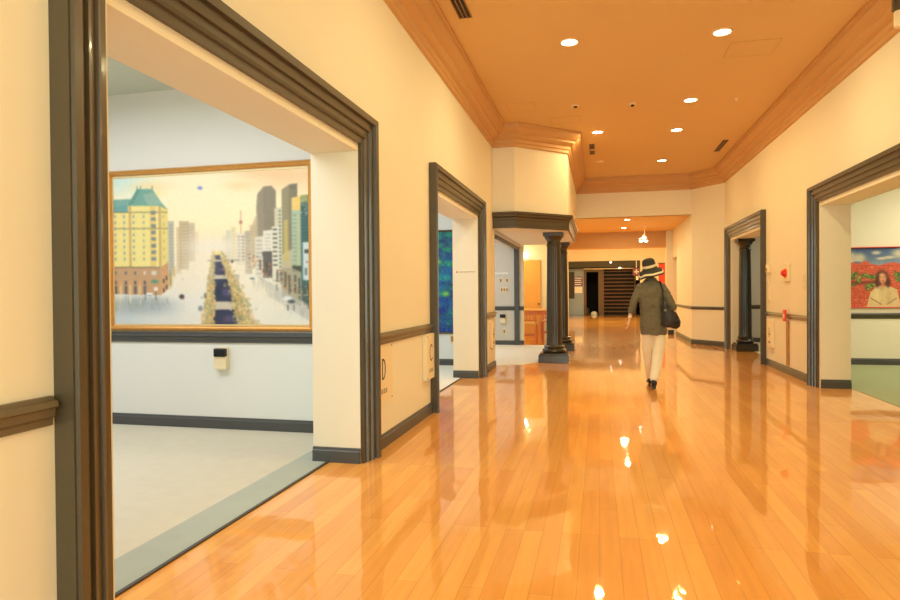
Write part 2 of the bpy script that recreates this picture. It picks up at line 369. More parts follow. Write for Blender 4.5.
# ------------------------------------------------------------------ columns
def column(name, label, x, y, m, h, r=.145, s=1.0):
    t = thing(name, label, 'column', (x,y,0))
    b = .275*s
    bm = boxes((-b,b,-b,b,0,.14)); box(bm, -b*.94,b*.94,-b*.94,b*.94,.14,.17)
    obj('plinth', bm, m, t, bevel=.006)
    bm = bmesh.new(); lathe(bm, [(b*.72,.17),(b*.80,.19),(b*.82,.21),(b*.80,.235),(b*.70,.25),(b*.66,.262),(b*.70,.275),(b*.71,.29),(b*.66,.305),(r*1.06,.315)], n=40)
    obj('base_moulding', bm, m, t, True)
    bm = bmesh.new()
    prof = [(r*1.04,.315),(r,.36)]+[(r*(1-.14*(k/8)**1.6), .36+(h-.62)*k/8) for k in range(1,9)]
    lathe(bm, prof, n=96, flute=.045, nf=16); obj('shaft', bm, m, t, True)
    rt_ = r*.86; z = h-.26
    bm = bmesh.new(); lathe(bm, [(rt_,z),(rt_*1.1,z+.015),(rt_*1.1,z+.035),(rt_,z+.05),(rt_,z+.11),(rt_*1.12,z+.125),(rt_*1.35,z+.165),(rt_*1.45,z+.19)], n=40)
    obj('capital', bm, m, t, True)
    obj('abacus', boxes((-rt_*1.5,rt_*1.5,-rt_*1.5,rt_*1.5,z+.19,h)), m, t, bevel=.005)
    return t
column('fluted_column', 'dark olive fluted column at the front corner of the left bay', -.81, 12.0, M['column'], 2.41)
column('fluted_column', 'dark olive column at the back of the left bay, half hidden behind the front one', -.80, 14.45, M['column'], 2.41, .14)
column('fluted_column', 'glossy near-black column standing inside the far right doorway', 3.09, 14.80, M['dark_column'], HEAD+.03, .132, .80)

# ------------------------------------------------------------------ paintings
def grid_painting(name, W, H, nx, ny, img, parent, matrix):
    """a canvas whose paint is stored per vertex; local x right, z up, faces -y"""
    xs = np.linspace(0, W, nx); zs = np.linspace(H, 0, ny)
    X, Z = np.meshgrid(xs, zs); co = np.stack([X, np.zeros_like(X), Z], -1).reshape(-1,3)
    i = np.arange((ny-1)*(nx-1)); r_, c_ = i//(nx-1), i%(nx-1); a = r_*nx+c_
    faces = np.stack([a, a+nx, a+nx+1, a+1], 1)
    me = bpy.data.meshes.new(name); me.from_pydata(co.tolist(), [], faces.tolist())
    col = me.color_attributes.new('paint', 'FLOAT_COLOR', 'POINT')
    lin = np.clip(img,0,255)/255; lin = np.where(lin <= .04045, lin/12.92, ((lin+.055)/1.055)**2.4)
    data = np.ones((nx*ny,4)); data[:,:3] = lin.reshape(-1,3); col.data.foreach_set('color', data.ravel().astype(np.float32))
    m = bpy.data.materials.new(name+'_paint'); m.use_nodes = True; nt = m.node_tree; b = nt.nodes['Principled BSDF']
    at = nt.nodes.new('ShaderNodeAttribute'); at.attribute_name = 'paint'; nt.links.new(at.outputs['Color'], b.inputs['Base Color'])
    b.inputs['Roughness'].default_value = .55
    n = nt.nodes.new('ShaderNodeTexNoise'); n.inputs['Scale'].default_value = 120; bp = nt.nodes.new('ShaderNodeBump'); bp.inputs['Strength'].default_value = .06; bp.inputs['Distance'].default_value = .002
    tc = nt.nodes.new('ShaderNodeTexCoord'); nt.links.new(tc.outputs['Object'], n.inputs['Vector']); nt.links.new(n.outputs['Fac'], bp.inputs['Height']); nt.links.new(bp.outputs[0], b.inputs['Normal'])
    me.materials.append(m); o = bpy.data.objects.new(name, me); C.objects.link(o); o.parent = parent; o.location = matrix
    return o
def inpoly(X, Y, pts):
    ins = np.zeros(X.shape, bool); n = len(pts)
    for i in range(n):
        x0,y0 = pts[i]; x1,y1 = pts[(i+1)%n]
        if y0 == y1: continue
        c = ((y0 > Y) != (y1 > Y)) & (X < (x1-x0)*(Y-y0)/(y1-y0)+x0); ins ^= c
    return ins
def blur(a, k):
    for _ in range(k):
        p = np.pad(a, ((1,1),(1,1),(0,0)), 'edge'); a = (p[1:-1,1:-1]*2+p[:-2,1:-1]+p[2:,1:-1]+p[1:-1,:-2]+p[1:-1,2:])/6
    return a
class Canvas:
    def __init__(s, x0, x1, y0, y1, nx, ny):
        s.X, s.Y = np.meshgrid(np.linspace(x0,x1,nx), np.linspace(y0,y1,ny)); s.a = np.zeros((ny,nx,3)); s.nx, s.ny = nx, ny
    def poly(s, pts, c, al=1.0):
        m = inpoly(s.X, s.Y, pts); s.a[m] = s.a[m]*(1-al) + np.array(c,float)*al
    def rect(s, x0, x1, y0, y1, c, al=1.0):
        m = (s.X >= x0)&(s.X <= x1)&(s.Y >= y0)&(s.Y <= y1); s.a[m] = s.a[m]*(1-al)+np.array(c,float)*al
    def blob(s, x, y, rx, ry, c, al=1.0, soft=2.0):
        d = ((s.X-x)/rx)**2+((s.Y-y)/ry)**2; w_ = (al*np.exp(-d**soft))[...,None]; s.a = s.a*(1-w_)+np.array(c,float)*w_
    def noise(s, amp, k=1):
        n = rng.normal(0, 1, (s.ny, s.nx, 1)); n = blur(n, k); n /= n.std()+1e-6; s.a = s.a + n*amp

def city():
    c = Canvas(0, 1, 0, 1, 470, 376)
    u_, v_ = c.X.copy(), c.Y.copy()   # composition is laid out wider towards its left edge
    c.X = (113*6.4*(1-u_)+310*5.91*u_)/(6.4*(1-u_)+5.91*u_); f_ = (c.X-113)/197; c.Y = (178-9.5*f_)*(1-v_) + 325*v_; X, Y = c.X, c.Y
    g = np.clip((Y-168)/158, 0, 1)[...,None]; gx = ((X-113)/197)[...,None]
    top = np.array([255,243,208.]); mid = np.array([255,236,190.]); low = np.array([232,230,222.])
    c.a = np.where(g < .45, top+(mid-top)*(g/.45), mid+(low-mid)*np.clip((g-.45)/.4,0,1))
    c.blob(120,182,30,16,(205,238,232),.9,1); c.blob(150,188,20,5,(245,220,160),.7,1); c.blob(155,195,8,3,(250,222,120),.5,1)
    c.blob(285,180,38,14,(252,208,158),.8,1); c.blob(240,188,14,4,(252,205,140),.5,1); c.blob(262,176,30,4,(250,190,140),.35,1)
    c.blob(130,318,40,16,(190,205,214),.95,1); c.blob(160,312,25,10,(205,212,214),.5,1)
    c.blob(290,318,22,12,(214,222,220),.7,1); c.blob(213,250,26,12,(250,226,196),.8,1)
    # hazy distant blocks
    for x0,x1,y0,y1,cc,al in ((168,174,222,276,(170,172,160),.75),(176,181,228,274,(196,168,130),.55),(179,189,222,270,(186,166,132),.75),(188,195,224,262,(176,160,140),.6),(194,199,232,256,(205,180,150),.35),
        (222,228,236,258,(205,195,165),.4),(226,231,231,262,(185,195,185),.55),(231,236,228,262,(205,195,150),.5),(236,246,234,266,(226,216,196),.9),(245,252,232,274,(176,166,150),.85),(250,257,226,268,(206,186,150),.8)):
        c.rect(x0,x1,y0,y1,cc,al)
        for yy in np.arange(y0+3, y1-2, 3.2):
            c.rect(x0+1,x1-1,yy,yy+1,tuple(np.array(cc)*.82),al*.6)
    c.rect(240.6,241.6,212,234,(196,150,120),.9); c.rect(239.6,242.4,222,225,(180,120,100),.9)
    # tall towers
    c.poly([(257,206),(258,196),(264,189),(272,188),(276.5,193),(276.5,240),(272,262),(255,262)], (158,148,126)); c.poly([(264,189),(272,188),(276.5,193),(276.5,250),(265,250)], (146,136,116))
    c.poly([(250,262),(250,232),(254,222),(258,214),(258,262)], (196,178,146), .8)
    c.poly([(282.5,192),(290,187),(298,186),(298,262),(282,270)], (150,142,112)); c.poly([(290,187),(298,186),(298,262),(290,262)], (128,122,100))
    for x in np.arange(259,276,2.2): c.rect(x,x+.7,194,250,(130,122,104),.5)
    for x in np.arange(284,297,2.4): c.rect(x,x+.8,192,262,(172,160,120),.45)
    c.poly([(275,210),(282,209),(282,290),(275,284)], (212,205,180)); 
    for yy in np.arange(212,284,3.6): c.rect(279,281.4,yy,yy+1.6,(92,118,112),.85); c.rect(275.5,278,yy,yy+2,(238,190,140),.5)
    c.poly([(255,238),(264,237),(264,284),(255,276)], (222,216,200)); c.poly([(263.5,232),(272,231),(272,290),(263.5,284)], (232,226,210))
    for yy in np.arange(241,276,4): c.rect(256.5,262,yy,yy+1.2,(168,158,146),.8)
    for yy in np.arange(235,252,3.4): c.rect(265,271,yy,yy+1,(176,168,156),.7)
    for yy in np.arange(237,262,3.2): c.rect(238,240,yy,yy+1.6,(130,124,118),.7); c.rect(242,244,yy,yy+1.6,(110,104,104),.8)
    c.rect(263,272,252,278,(78,74,74),.85); c.rect(262,272,253,256,(98,92,88),.9)
    c.poly([(272,228),(279,227),(279,294),(272,290)], (226,220,200))
    for yy in np.arange(230,268,4.3): c.rect(273,277.6,yy,yy+1.6,(88,92,92),.9)
    c.poly([(282,255),(292,250),(292,302),(282,297)], (196,184,150)); c.poly([(284,222),(288,221),(288,262),(284,262)], (206,186,110),.8)
    c.poly([(292,200),(301,198),(301,212),(292,212)], (240,206,120)); c.poly([(292,212),(301,212),(301,300),(292,298)], (176,192,168))
    for yy in np.arange(216,270,4): c.rect(293,297,yy,yy+1.5,(120,150,140),.6); c.rect(297.6,300,yy,yy+2.2,(226,196,90),.5)
    c.poly([(301,198),(309.8,197),(309.8,308),(301,300)], (72,112,108)); c.rect(301,309.8,197,205,(206,196,96),.6)
    for _ in range(60): x,y = rng.uniform(301,309.5), rng.uniform(198,216); c.rect(x,x+.8,y,y+1,(rng.choice([40,230]),)*3,.7)
    for yy in np.arange(218,250,3): c.rect(301,309.8,yy,yy+.8,(44,80,80),.6)
    c.rect(303,309.8,243,280,(214,226,226),.95); c.rect(305,306.6,250,254,(50,48,50)); c.rect(307.2,309,250,254,(50,48,50)); c.rect(306,308,262,263,(200,60,60)); c.rect(305,307,268,275,(90,100,110),.8)
    c.rect(292,301,266,272,(60,60,56),.85); c.poly([(282,268),(292,268),(301,272),(301,306),(282,298)], (166,158,132),.8)
    for x,y,h in ((284,272,16),(288,276,18),(294,275,18),(298,278,22),(276,270,12),(280,272,12),(303,282,22),(307,284,24),(269,266,12),(265,262,12),(259,260,10)):
        c.rect(x,x+2.2,y,y+h,(84,80,72),.75)
    for _ in range(120):
        x = rng.uniform(245,309); y = 258+(x-245)*.62+rng.uniform(-10,6); cc = [(240,225,190),(210,90,60),(50,50,55),(230,190,90),(120,110,100)][rng.integers(5)]
        c.rect(x,x+rng.uniform(.6,1.6),y,y+rng.uniform(.6,1.8),cc,.8)
    c.poly([(258,276),(309,304),(309,320),(268,296)], (170,172,166), .55)
    # street reflections right
    for _ in range(110):
        x = rng.uniform(250,309); y = 270+(x-250)*.62+rng.uniform(0,10); c.rect(x,x+rng.uniform(.5,1.2),y,y+rng.uniform(4,13),[(120,126,124),(180,180,170),(150,150,150)][rng.integers(3)],.2)
    for x,y,rx,ry,al in ((215,246,30,10,.75),(236,268,16,12,.6),(262,292,16,12,.6),(282,308,16,10,.55),(196,266,12,14,.65),(184,284,10,12,.5),(245,300,18,18,.5)): c.blob(x,y,rx,ry,(240,228,204),al,1)
    # left hotel block with teal roofs
    c.poly([(113,201),(131,200),(128,214),(113,214)], (122,172,160)); c.poly([(113,208),(128,206),(128,214),(113,214)], (104,158,160),.7)
    c.poly([(113,213),(128,213),(128,206),(160,206),(168,210),(168,262),(160,268),(113,267)], (238,222,142))
    c.poly([(160,206),(168,210),(168,262),(160,268)], (232,212,130)); c.rect(150,156,206,267,(226,196,122),.8)
    c.poly([(137.4,190.5),(152.6,190.5),(161,203),(168,211),(160,207),(128,207)], (116,168,154)); c.poly([(143,196),(154,194),(162,206),(148,206)], (166,190,170),.6); c.poly([(137,191),(141,191),(133,206),(128,206)], (96,148,136),.8)
    for x in (137.4,141,152.6): c.rect(x-.3,x+.4,187.5,191,(90,120,110),.9)
    c.rect(113,168,213,213.8,(110,110,80),.9); c.rect(113,168,229,229.8,(120,118,84),.9)
    for x in (115,124,133.5,143.5):
        for yy in np.arange(216,264,6): c.rect(x-.6,x+.8,yy,yy+3,(140,150,160),.85)
    for x in (128.7,158.5): c.rect(x,x+2.4,207,267,(196,160,100),.8)
    for yy in np.arange(212,264,6.5): c.rect(151,156,yy,yy+2.8,(110,128,140),.85); c.rect(151,156,yy+2.9,yy+3.5,(90,90,90),.7)
    for yy in np.arange(216,260,8): c.rect(163,164.3,yy,yy+3,(180,170,130),.8)
    c.blob(140,306,34,10,(150,164,168),.75,1.5); c.blob(180,282,12,14,(236,228,208),.45,1); c.poly([(113,267),(160,268),(168,262),(168,289),(160,295),(113,294)], (196,156,116)); c.rect(113,160,267,268.2,(120,110,90),.8); c.poly([(160,268),(168,262),(168,289),(160,295)], (208,160,112))
    for x in (115,125,134.5,144):
        c.rect(x-.8,x+1,271.5,275,(220,215,200) if x == 144 else (104,112,124),.9); c.rect(x-.8,x+1,281,284.5,(74,80,92),.9); c.rect(x-1.2,x+1.3,286,294,(88,84,84),.8)
    for x in (120,129.5,139): c.rect(x-1.4,x+1.4,285,294,(226,196,140),.8); c.rect(x-.9,x+.9,295,303,(236,226,190),.7); c.blob(x,283,1.4,2.5,(226,160,110),.8)
    c.rect(151,156,271,275,(214,214,200),.9)
    for x,y in ((163,279),(166,276),(163,288),(166,285)): c.rect(x-.7,x+.9,y,y+4,(70,62,66),.9)
    c.blob(154,281.5,4,1.8,(84,150,122),1); c.blob(155,289,2.2,2.2,(250,232,215),1); c.rect(154.5,155.4,291,300,(70,80,90),.9); c.rect(144.4,145.2,284,300,(100,110,120),.9)
    c.rect(146,152,292.5,295.3,(240,240,238),1); c.rect(146.5,151,294.6,295.6,(110,120,130),.8)
    for _ in range(150):
        x = rng.uniform(113,168); y = rng.uniform(295,304); c.rect(x,x+rng.uniform(.5,1.6),y,y+rng.uniform(4,14)*(1-(x-113)/90),[(140,150,140),(170,165,130),(120,135,150),(200,195,170)][rng.integers(4)],.2)
    c.blob(170,280,2,8,(190,160,90),.8); c.rect(169,170,270,286,(110,110,90),.6); c.blob(174,272,2,6,(216,170,90),.5)
    for yy in np.arange(226,270,3.2): c.rect(169,173,yy,yy+1,(130,140,140),.5)
    # boulevard garden
    c.poly([(212,252),(220,252),(246,326),(200,326)], (232,204,150),.8)
    c.poly([(214,255),(219.5,255),(243,326),(206,326)], (52,56,84))
    for y0,y1 in ((260,262),(275,279),(301,309)):
        c.rect(207,239,y0,y1,(206,196,176),1); c.rect(207,239,y0,y0+.8,(150,142,132),.8)
    c.blob(226,292,5,4,(96,88,130),.7); c.blob(222,270,4,2,(90,84,124),.6); c.blob(228,318,6,4,(104,92,128),.6); c.blob(217,290,4,7,(30,40,60),.6)
    for _ in range(3000):
        y = 250+76*rng.uniform(0,1)**.8; f = (y-250)/76; sd = rng.integers(2)
        x = (213.5-7*f-rng.normal(0,.7+2.2*f)) if sd == 0 else (221+27*f+rng.normal(0,.9+4.6*f))
        cc = [(232,200,120),(210,170,96),(150,156,100),(196,184,130),(240,220,164),(120,124,90),(222,160,100),(170,160,130)][rng.integers(8)]
        rr = .5+1.1*f*rng.uniform(.5,1.4); m_ = ((X-x)**2+(Y-y)**2) < rr*rr; c.a[m_] = c.a[m_]*.5+np.array(cc)*.5
    for x,y,rx,ry,al in ((290,322,24,7,.7),(262,312,14,12,.6),(190,312,14,12,.5),(213,248,20,6,.7),(150,318,26,8,.35)): c.blob(x,y,rx,ry,(238,232,216),al,1)
    c.blob(217,254,3,2,(250,226,120),.9)
    for x,y,rx,ry,cc in ((181,296.5,2.6,2.4,(56,52,60)),(182,298,1.5,1,(150,90,90)),(199.5,308,2.2,2.8,(132,140,150)),(204.6,295.5,1.2,3,(96,96,96)),(182,279,1,1,(220,200,170)),(252,277,3,2,(226,230,226)),(252,278.6,2.6,.8,(110,110,110)),(287,298,5,2.4,(228,232,230)),(291,301,4,2,(90,96,100)),(232,262,1,1.4,(50,50,50))): c.blob(x,y,rx,ry,cc,1,3)
    for x,y in ((293,304),(287,304),(276,284)): c.rect(x,x+1,y,y+6,(70,76,80),.8)
    c.blob(200.5,190,2.6,1.8,(120,140,214),1,3); c.blob(199,191.2,1.3,.8,(206,216,240),.9)
    c.blob(205,262,12,24,(250,236,214),.35,1)
    c.a = blur(c.a, 7); c.noise(1.5,3); return c
def picture(name, label, W, H, loc, canvas_name, cv, fw_=.06, dp=.05, fm=None, inner=None, rotz=0):
    t = thing(name, label, 'painting', loc, rotz)
    bm = bmesh.new(); prof = [(0,0),(0,dp*.5),(fw_*.15,dp*.85),(fw_*.4,dp),(fw_*.75,dp*.8),(fw_,dp*.45),(fw_,0)]
    # closed frame: four mitred sides
    P = [Vector((0,0,0)),Vector((W,0,0)),Vector((W,0,H)),Vector((0,0,H))]; dirs = [Vector((-1,0,-1)),Vector((1,0,-1)),Vector((1,0,1)),Vector((-1,0,1))]
    rings = [[bm.verts.new(p+d_*a+Vector((0,-b,0))) for a,b in prof] for p,d_ in zip(P,dirs)]
    for i in range(4):
        a,b = rings[i], rings[(i+1)%4]
        for j in range(len(prof)): bm.faces.new((a[j],a[(j+1)%len(prof)],b[(j+1)%len(prof)],b[j]))
    obj('frame', bm, fm or M['gold'], t)
    if inner:
        k = inner; obj('liner', boxes((0,W,-.012,-.004,0,k),(0,W,-.012,-.004,H-k*1.6,H),(0,k*.6,-.012,-.004,k,H-k*1.6),(W-k*.6,W,-.012,-.004,k,H-k*1.6)), M['gold_in'], t)
    obj('backing_board', boxes((0,W,-.003,0,0,H)), M['frame_dark'], t)
    g = grid_painting(canvas_name, W, H, cv.nx, cv.ny, cv.a, t, (0,-.006,0))
    return t
picture('framed_painting', 'large gold framed misty city boulevard painting above the grey rail', 2.147, 1.50, (-4.764,5.457,1.0), 'canvas', city(), .05, .055, inner=.016)

def abstract():
    c = Canvas(0,10,0,10,200,200); c.a[:] = (16,74,98)
    for _ in range(420):
        x,y = rng.uniform(0,10,2); f = y/10
        cc = 1.15*np.array([(14,92,96),(10,58,120),(24,120,110),(18,40,92),(30,140,140),(12,80,150)][rng.integers(6)],float)
        cc = cc*(1-.0*f); c.blob(x,y,rng.uniform(.2,1.1),rng.uniform(.1,.6),cc,.6,1.2)
    for _ in range(60): x,y = rng.uniform(0,10), rng.uniform(0,4); c.blob(x,y,.5,.25,(20,150,110),.6)
    for _ in range(60): x,y = rng.uniform(0,10), rng.uniform(6,10); c.blob(x,y,.6,.3,(10,50,150),.5)
    for x,y,r in ((7.2,6.2,.35),(8.8,6.0,.3),(6.5,3,.25),(9.2,2,.2),(8.2,8,.2),(5,5,.3)): c.blob(x,y,r,r*.8,(130,200,80),.95,1.2)
    for _ in range(120): x,y = rng.uniform(0,10,2); c.blob(x,y,.12,.10,(60,150,150) if rng.random() < .5 else (8,40,70),.5)
    c.noise(7,2); return c
picture('framed_painting', 'blue and green abstract painting seen through the second left doorway', 1.78, 1.80, (-3.95,11.047,.60), 'canvas', abstract(), .03, .04, fm=M['frame_dark'])

def portrait():
    c = Canvas(848,956,248,309,260,170); X,Y = c.X,c.Y
    c.a[:] = (92,116,150); g = np.clip((Y-248)/24,0,1)[...,None]; c.a = np.array([52,78,128.])*(1-g)+np.array([168,178,178.])*g
    for x,y,rx,ry in ((853,257,7,6),(863,258,6,5),(857,264,9,4),(849,262,6,6),(880,253,5,2),(893,258,6,1.6),(885,259,5,1.5),(905,254,10,5),(925,256,14,6),(945,252,10,4)): c.blob(x,y,rx,ry,(222,206,176),.85,1.6)
    c.blob(860,264,6,2.4,(84,92,120),.9,2); c.rect(848,900,248,249.2,(40,50,80),.7)
    c.poly([(848,262),(856,263),(864,264),(867,261),(871,261),(873,264),(882,266),(896,263),(910,265),(930,262),(956,264),(956,309),(848,309)], (212,92,60))
    for yy in np.arange(266,309,2.6):
        c.rect(848,956,yy,yy+.5,(168,56,40),.5); off = rng.uniform(0,4)
        for x in np.arange(848+off,956,4.5): c.rect(x,x+.5,yy,yy+2.6,(160,46,30),.5)
    for _ in range(260): x,y = rng.uniform(848,956), rng.uniform(266,309); c.blob(x,y,rng.uniform(.8,2.2),.8,[(230,122,84),(238,148,104),(186,66,46),(216,100,76)][rng.integers(4)],.6)
    c.blob(860,284,14,2,(90,30,30),.6); c.blob(880,283,12,1.5,(90,34,30),.6)
    for x,y,rx,ry in ((853,279,4,3),(858,275,3.4,3),(862,281,3,3),(850,283,2.5,2.4),(857,286,2,2),(868,276,4,2.2),(875,278,5,2.4),(882,277,4,2.4),(872,288,4,3.4),(877,286,4,2),(902,276,5,3),(915,278,7,4),(932,276,6,3),(945,280,6,4),(903,281,4,2)): 
        c.blob(x,y,rx,ry,(70,112,44),.9,1.6)
        for _ in range(9): c.blob(x+rng.normal(0,rx*.5),y+rng.normal(0,ry*.5),.9,.7,[(130,176,66),(168,190,80),(40,84,40)][rng.integers(3)],.85)
    # seated woman
    c.poly([(870,309),(874,294),(881,287),(892,287),(901,291),(905,309)], (222,190,136)); c.blob(880,298,4,8,(236,212,160),.7); c.blob(893,299,3,8,(206,170,120),.6); c.blob(886,290,3,2,(206,166,120),.7)
    for k in range(9): c.blob(875+k*1.2,300+k*.75,1,.6,(140,104,76),.8); c.blob(900-k*1.1,300+k*.75,1,.6,(150,110,80),.7)
    c.blob(886,279,7,8.2,(92,44,34),1,3); c.blob(881,284,2.6,5,(88,42,34),1); c.blob(892,284,2.6,5,(82,38,32),1)
    c.blob(886.6,279.5,3.8,5.6,(224,156,112),1,3); c.blob(885,276,2.4,2,(238,180,130),.6); c.blob(886.5,287,2,2.4,(206,140,100),.9)
    c.blob(884.8,278,.8,.4,(60,30,26),.9); c.blob(888.6,278,.8,.4,(60,30,26),.9); c.blob(886.8,282.2,1.4,.5,(190,40,40),1); c.blob(887,280,.5,.8,(200,120,90),.8)
    c.noise(5,1); return c
picture('framed_painting', 'portrait painting of a seated woman before red brick ruins, right gallery', 1.62, 1.02, (4.18,12.297,1.0), 'canvas', portrait(), .018, .04, fm=M['redtag'])

# ------------------------------------------------------------------ ceiling fittings
def downlight(label, x, y, z=CZ, r=.085, power=29, col=HALL, grp=None):
    t = thing('recessed_downlight', label, 'ceiling light', (x,y,z))
    bm = bmesh.new(); n = 28
    lathe_pts = [(r,-.001),(r+.004,-.012),(r+.022,-.010),(r+.026,-.001)]
    rings = [[bm.verts.new((a*math.cos(2*math.pi*k/n), a*math.sin(2*math.pi*k/n), b)) for k in range(n)] for a,b in lathe_pts]
    for i in range(4):
        A,B = rings[i], rings[(i+1)%4]
        for k in range(n): bm.faces.new((A[k],A[(k+1)%n],B[(k+1)%n],B[k]))
    obj('trim_ring', bm, M['ring'], t, True)
    bm = bmesh.new(); lathe(bm, [(r,-.001),(r,-.004),(r*.7,-.010),(r*.3,-.013)], n=24); obj('lamp', bm, M['bulb'], t, True)
    area('downlight_beam', (0,0,-.03), r*1.9, power, col, parent=t)
    if grp: t['group'] = grp
    return t
downlight('recessed downlight nearest the viewer on the left side of the ceiling', -.31, 7.42)
downlight('recessed downlight nearest the viewer on the right, by a square hatch', 1.35, 7.55)
downlight('recessed downlight, second in the right-hand row', 1.36, 10.1, col=(1,.71,.28), power=23)
downlight('recessed downlight, third in the right-hand row', 1.37, 11.9, col=(1,.71,.28), power=23)
downlight('recessed downlight near the bay cornice, above a black slot vent', 0.0, 11.7, col=(1,.71,.28), power=23)
downlight('recessed downlight farthest away, last of the right-hand row', 1.37, 14.6, col=(1,.71,.28), power=18)
downlight('recessed downlight overhead, out of the photo, left row', -.31, 4.6, power=17)
downlight('recessed downlight overhead, out of the photo, right row', 1.35, 4.6, power=17)
downlight('recessed downlight behind the viewer, left row', -.31, 1.0, power=9)
downlight('recessed downlight behind the viewer, right row', 1.35, 1.0, power=9)
for i,(x,y) in enumerate(((-.2,25.5),(2.2,25.5),(-.2,28),(2.2,28),(-.2,30.4),(2.2,30.4))):  # added lamps, kept out of sight, that brighten the far end wall
    downlight('added unseen downlight in the far hall ceiling, %s, hidden behind the passage beam' % ['front left','front right','middle left','middle right','back left','back right'][i], x, y, 4.6, .08, 98)
downlight('small downlight in the low passage ceiling, nearer one', .75, 17.3, 3.2, .07, 24)
downlight('small downlight in the low passage ceiling, farther one', .74, 19.5, 3.2, .07, 24)

def slot_vent(label, x, y, ln, wd, n, cross=0, gap=False):
    t = thing('ceiling_vent', label, 'air vent', (x,y,CZ))
    obj('backing', boxes((-wd/2,wd/2,-ln/2,ln/2,-.004,0)), M['blackmetal'], t)
    bm = bmesh.new()
    for k in range(n+1):
        xx = -wd/2+wd*k/n; box(bm, xx-.004, xx+.004, -ln/2, ln/2, -.014, -.004)
    obj('slats', bm, M['brown'], t)
    if gap: obj('crossbar', boxes((-wd/2,wd/2,-.03,.03,-.016,-.003)), M['ceil'], t)
    return t
slot_vent('long black slot vent by the left cornice, top edge of the photo', -1.33, 5.85, 1.3, .13, 3)
slot_vent('black slot vent beside the right cornice at the far end', 2.37, 13.45, 1.0, .10, 2)
slot_vent('short black two-part vent beside the bay cornice', -.11, 13.1, .95, .10, 1, gap=True)
def detector(label, x, y, r=.055, h=.04, dark=True):
    t = thing('smoke_detector', label, 'smoke detector', (x,y,CZ))
    bm = bmesh.new(); lathe(bm, [(r,0),(r,-h*.4),(r*.8,-h*.6)], n=24); obj('base', bm, M['ring'], t, True)
    bm = bmesh.new(); lathe(bm, [(r*.55,-h*.6),(r*.55,-h*.9),(r*.3,-h*1.1)], n=20); obj('sensor', bm, M['black'] if dark else M['ring'], t, True)
detector('round smoke detector mid-ceiling with a dark sensor tip', .52, 10.05, .05, .05)
detector('small ceiling sprinkler disc near the bay, left of the smoke detector', -.33, 9.95, .06, .035)
detector('small dark ceiling disc beyond the two-part vent', .04, 14.35, .10, .02, False)
detector('tiny sprinkler head on the right, out beyond the access hatch', 2.02, 10.2, .03, .04, False)
def hatch(label, x, y, a, b):
    bm = bmesh.new(); w_ = .008
    box(bm,-a/2,a/2,-b/2,-b/2+w_,-.004,0); box(bm,-a/2,a/2,b/2-w_,b/2,-.004,0); box(bm,-a/2,-a/2+w_,-b/2,b/2,-.004,0); box(bm,a/2-w_,a/2,-b/2,b/2,-.004,0)
    t = thing('access_hatch', label, 'ceiling hatch', (x,y,CZ))
    obj('hatch_frame', bm, M['cornice'], t); obj('hatch_panel', boxes((-a/2+w_,a/2-w_,-b/2+w_,b/2-w_,-.003,0)), M['ceil'], t)
hatch('square ceiling access hatch beside the near right downlight', 1.78, 8.15, .55, .5)
hatch('ceiling access hatch near the left cornice and bay corner', -1.15, 9.85, .42, .5)
hatch('ceiling access hatch in front of the bay cornice', -.52, 10.75, .5, .4)

# spotlight hung at the right cornice
t = thing('hanging_spotlight', 'cream spotlight on a dark bracket at the right cornice, top corner', 'spotlight', (2.56,6.28,CZ))
bm = bmesh.new(); tube(bm, (0,0,0), (0,0,-.33), .012); obj('stem', bm, M['blackmetal'], t, True)
bm = bmesh.new(); lathe(bm, [(.05,-.33),(.058,-.35),(.058,-.44),(.03,-.455)], n=24); obj('bracket', bm, M['trim'], t, True)
bm = bmesh.new(); lathe(bm, [(.035,-.44),(.042,-.46),(.042,-.58),(.03,-.59)], n=24); obj('lamp_head', bm, M['cream'], t, True)
# cluster spotlight in the passage
t = thing('cluster_spotlight', 'three-headed white spotlight cluster hanging from the low passage ceiling', 'spotlight', (1.34,19.6,3.2))
bm = bmesh.new(); lathe(bm, [(.07,0),(.07,-.02),(.03,-.04)], n=20); obj('canopy', bm, M['ring'], t, True)
bm = bmesh.new(); tube(bm, (0,0,-.03), (0,0,-.22), .012); obj('stem', bm, M['ring'], t, True)
for dx,dz in ((-.10,-.36),(.0,-.26),(.04,-.36)):
    bm = bmesh.new(); tube(bm, (0,0,-.2), (dx,0,dz+.04), .01); lathe(bm, [(.03,dz+.05),(.06,dz+.01),(.062,dz-.03)], (dx,0,0), n=18); a_ = obj('spot_head', bm, M['white'], t, True)
    bm = bmesh.new(); lathe(bm, [(.03,dz-.028),(.055,dz-.035),(.055,dz-.06),(.03,dz-.075)], (dx,0,0), n=18); obj('bulb', bm, M['bulb2'], a_, True)
area('spot_glow', (0,0,-.47), .1, 6, HALL, parent=t)
# cafe light
t = thing('wall_globe_light', 'small glowing globe light above the cafe door', 'wall light', (-1.96,17.6,2.33))
bm = bmesh.new(); lathe(bm, [(.05,0),(.05,-.03),(.02,-.05)], n=18, axis='y'); obj('mount', bm, M['ring'], t, True)
bm = bmesh.new(); lathe(bm, [(.02,-.04),(.06,-.06),(.075,-.10),(.06,-.15),(.02,-.17)], n=18, axis='y'); obj('globe', bm, M['bulb2'], t, True)
area('globe_glow', (0,-.3,0), .15, 2, HALL, (-P90,0,0), parent=t)
area('cafe_glow', (-2.6,16.7,3.0), .7, 42, HALL)

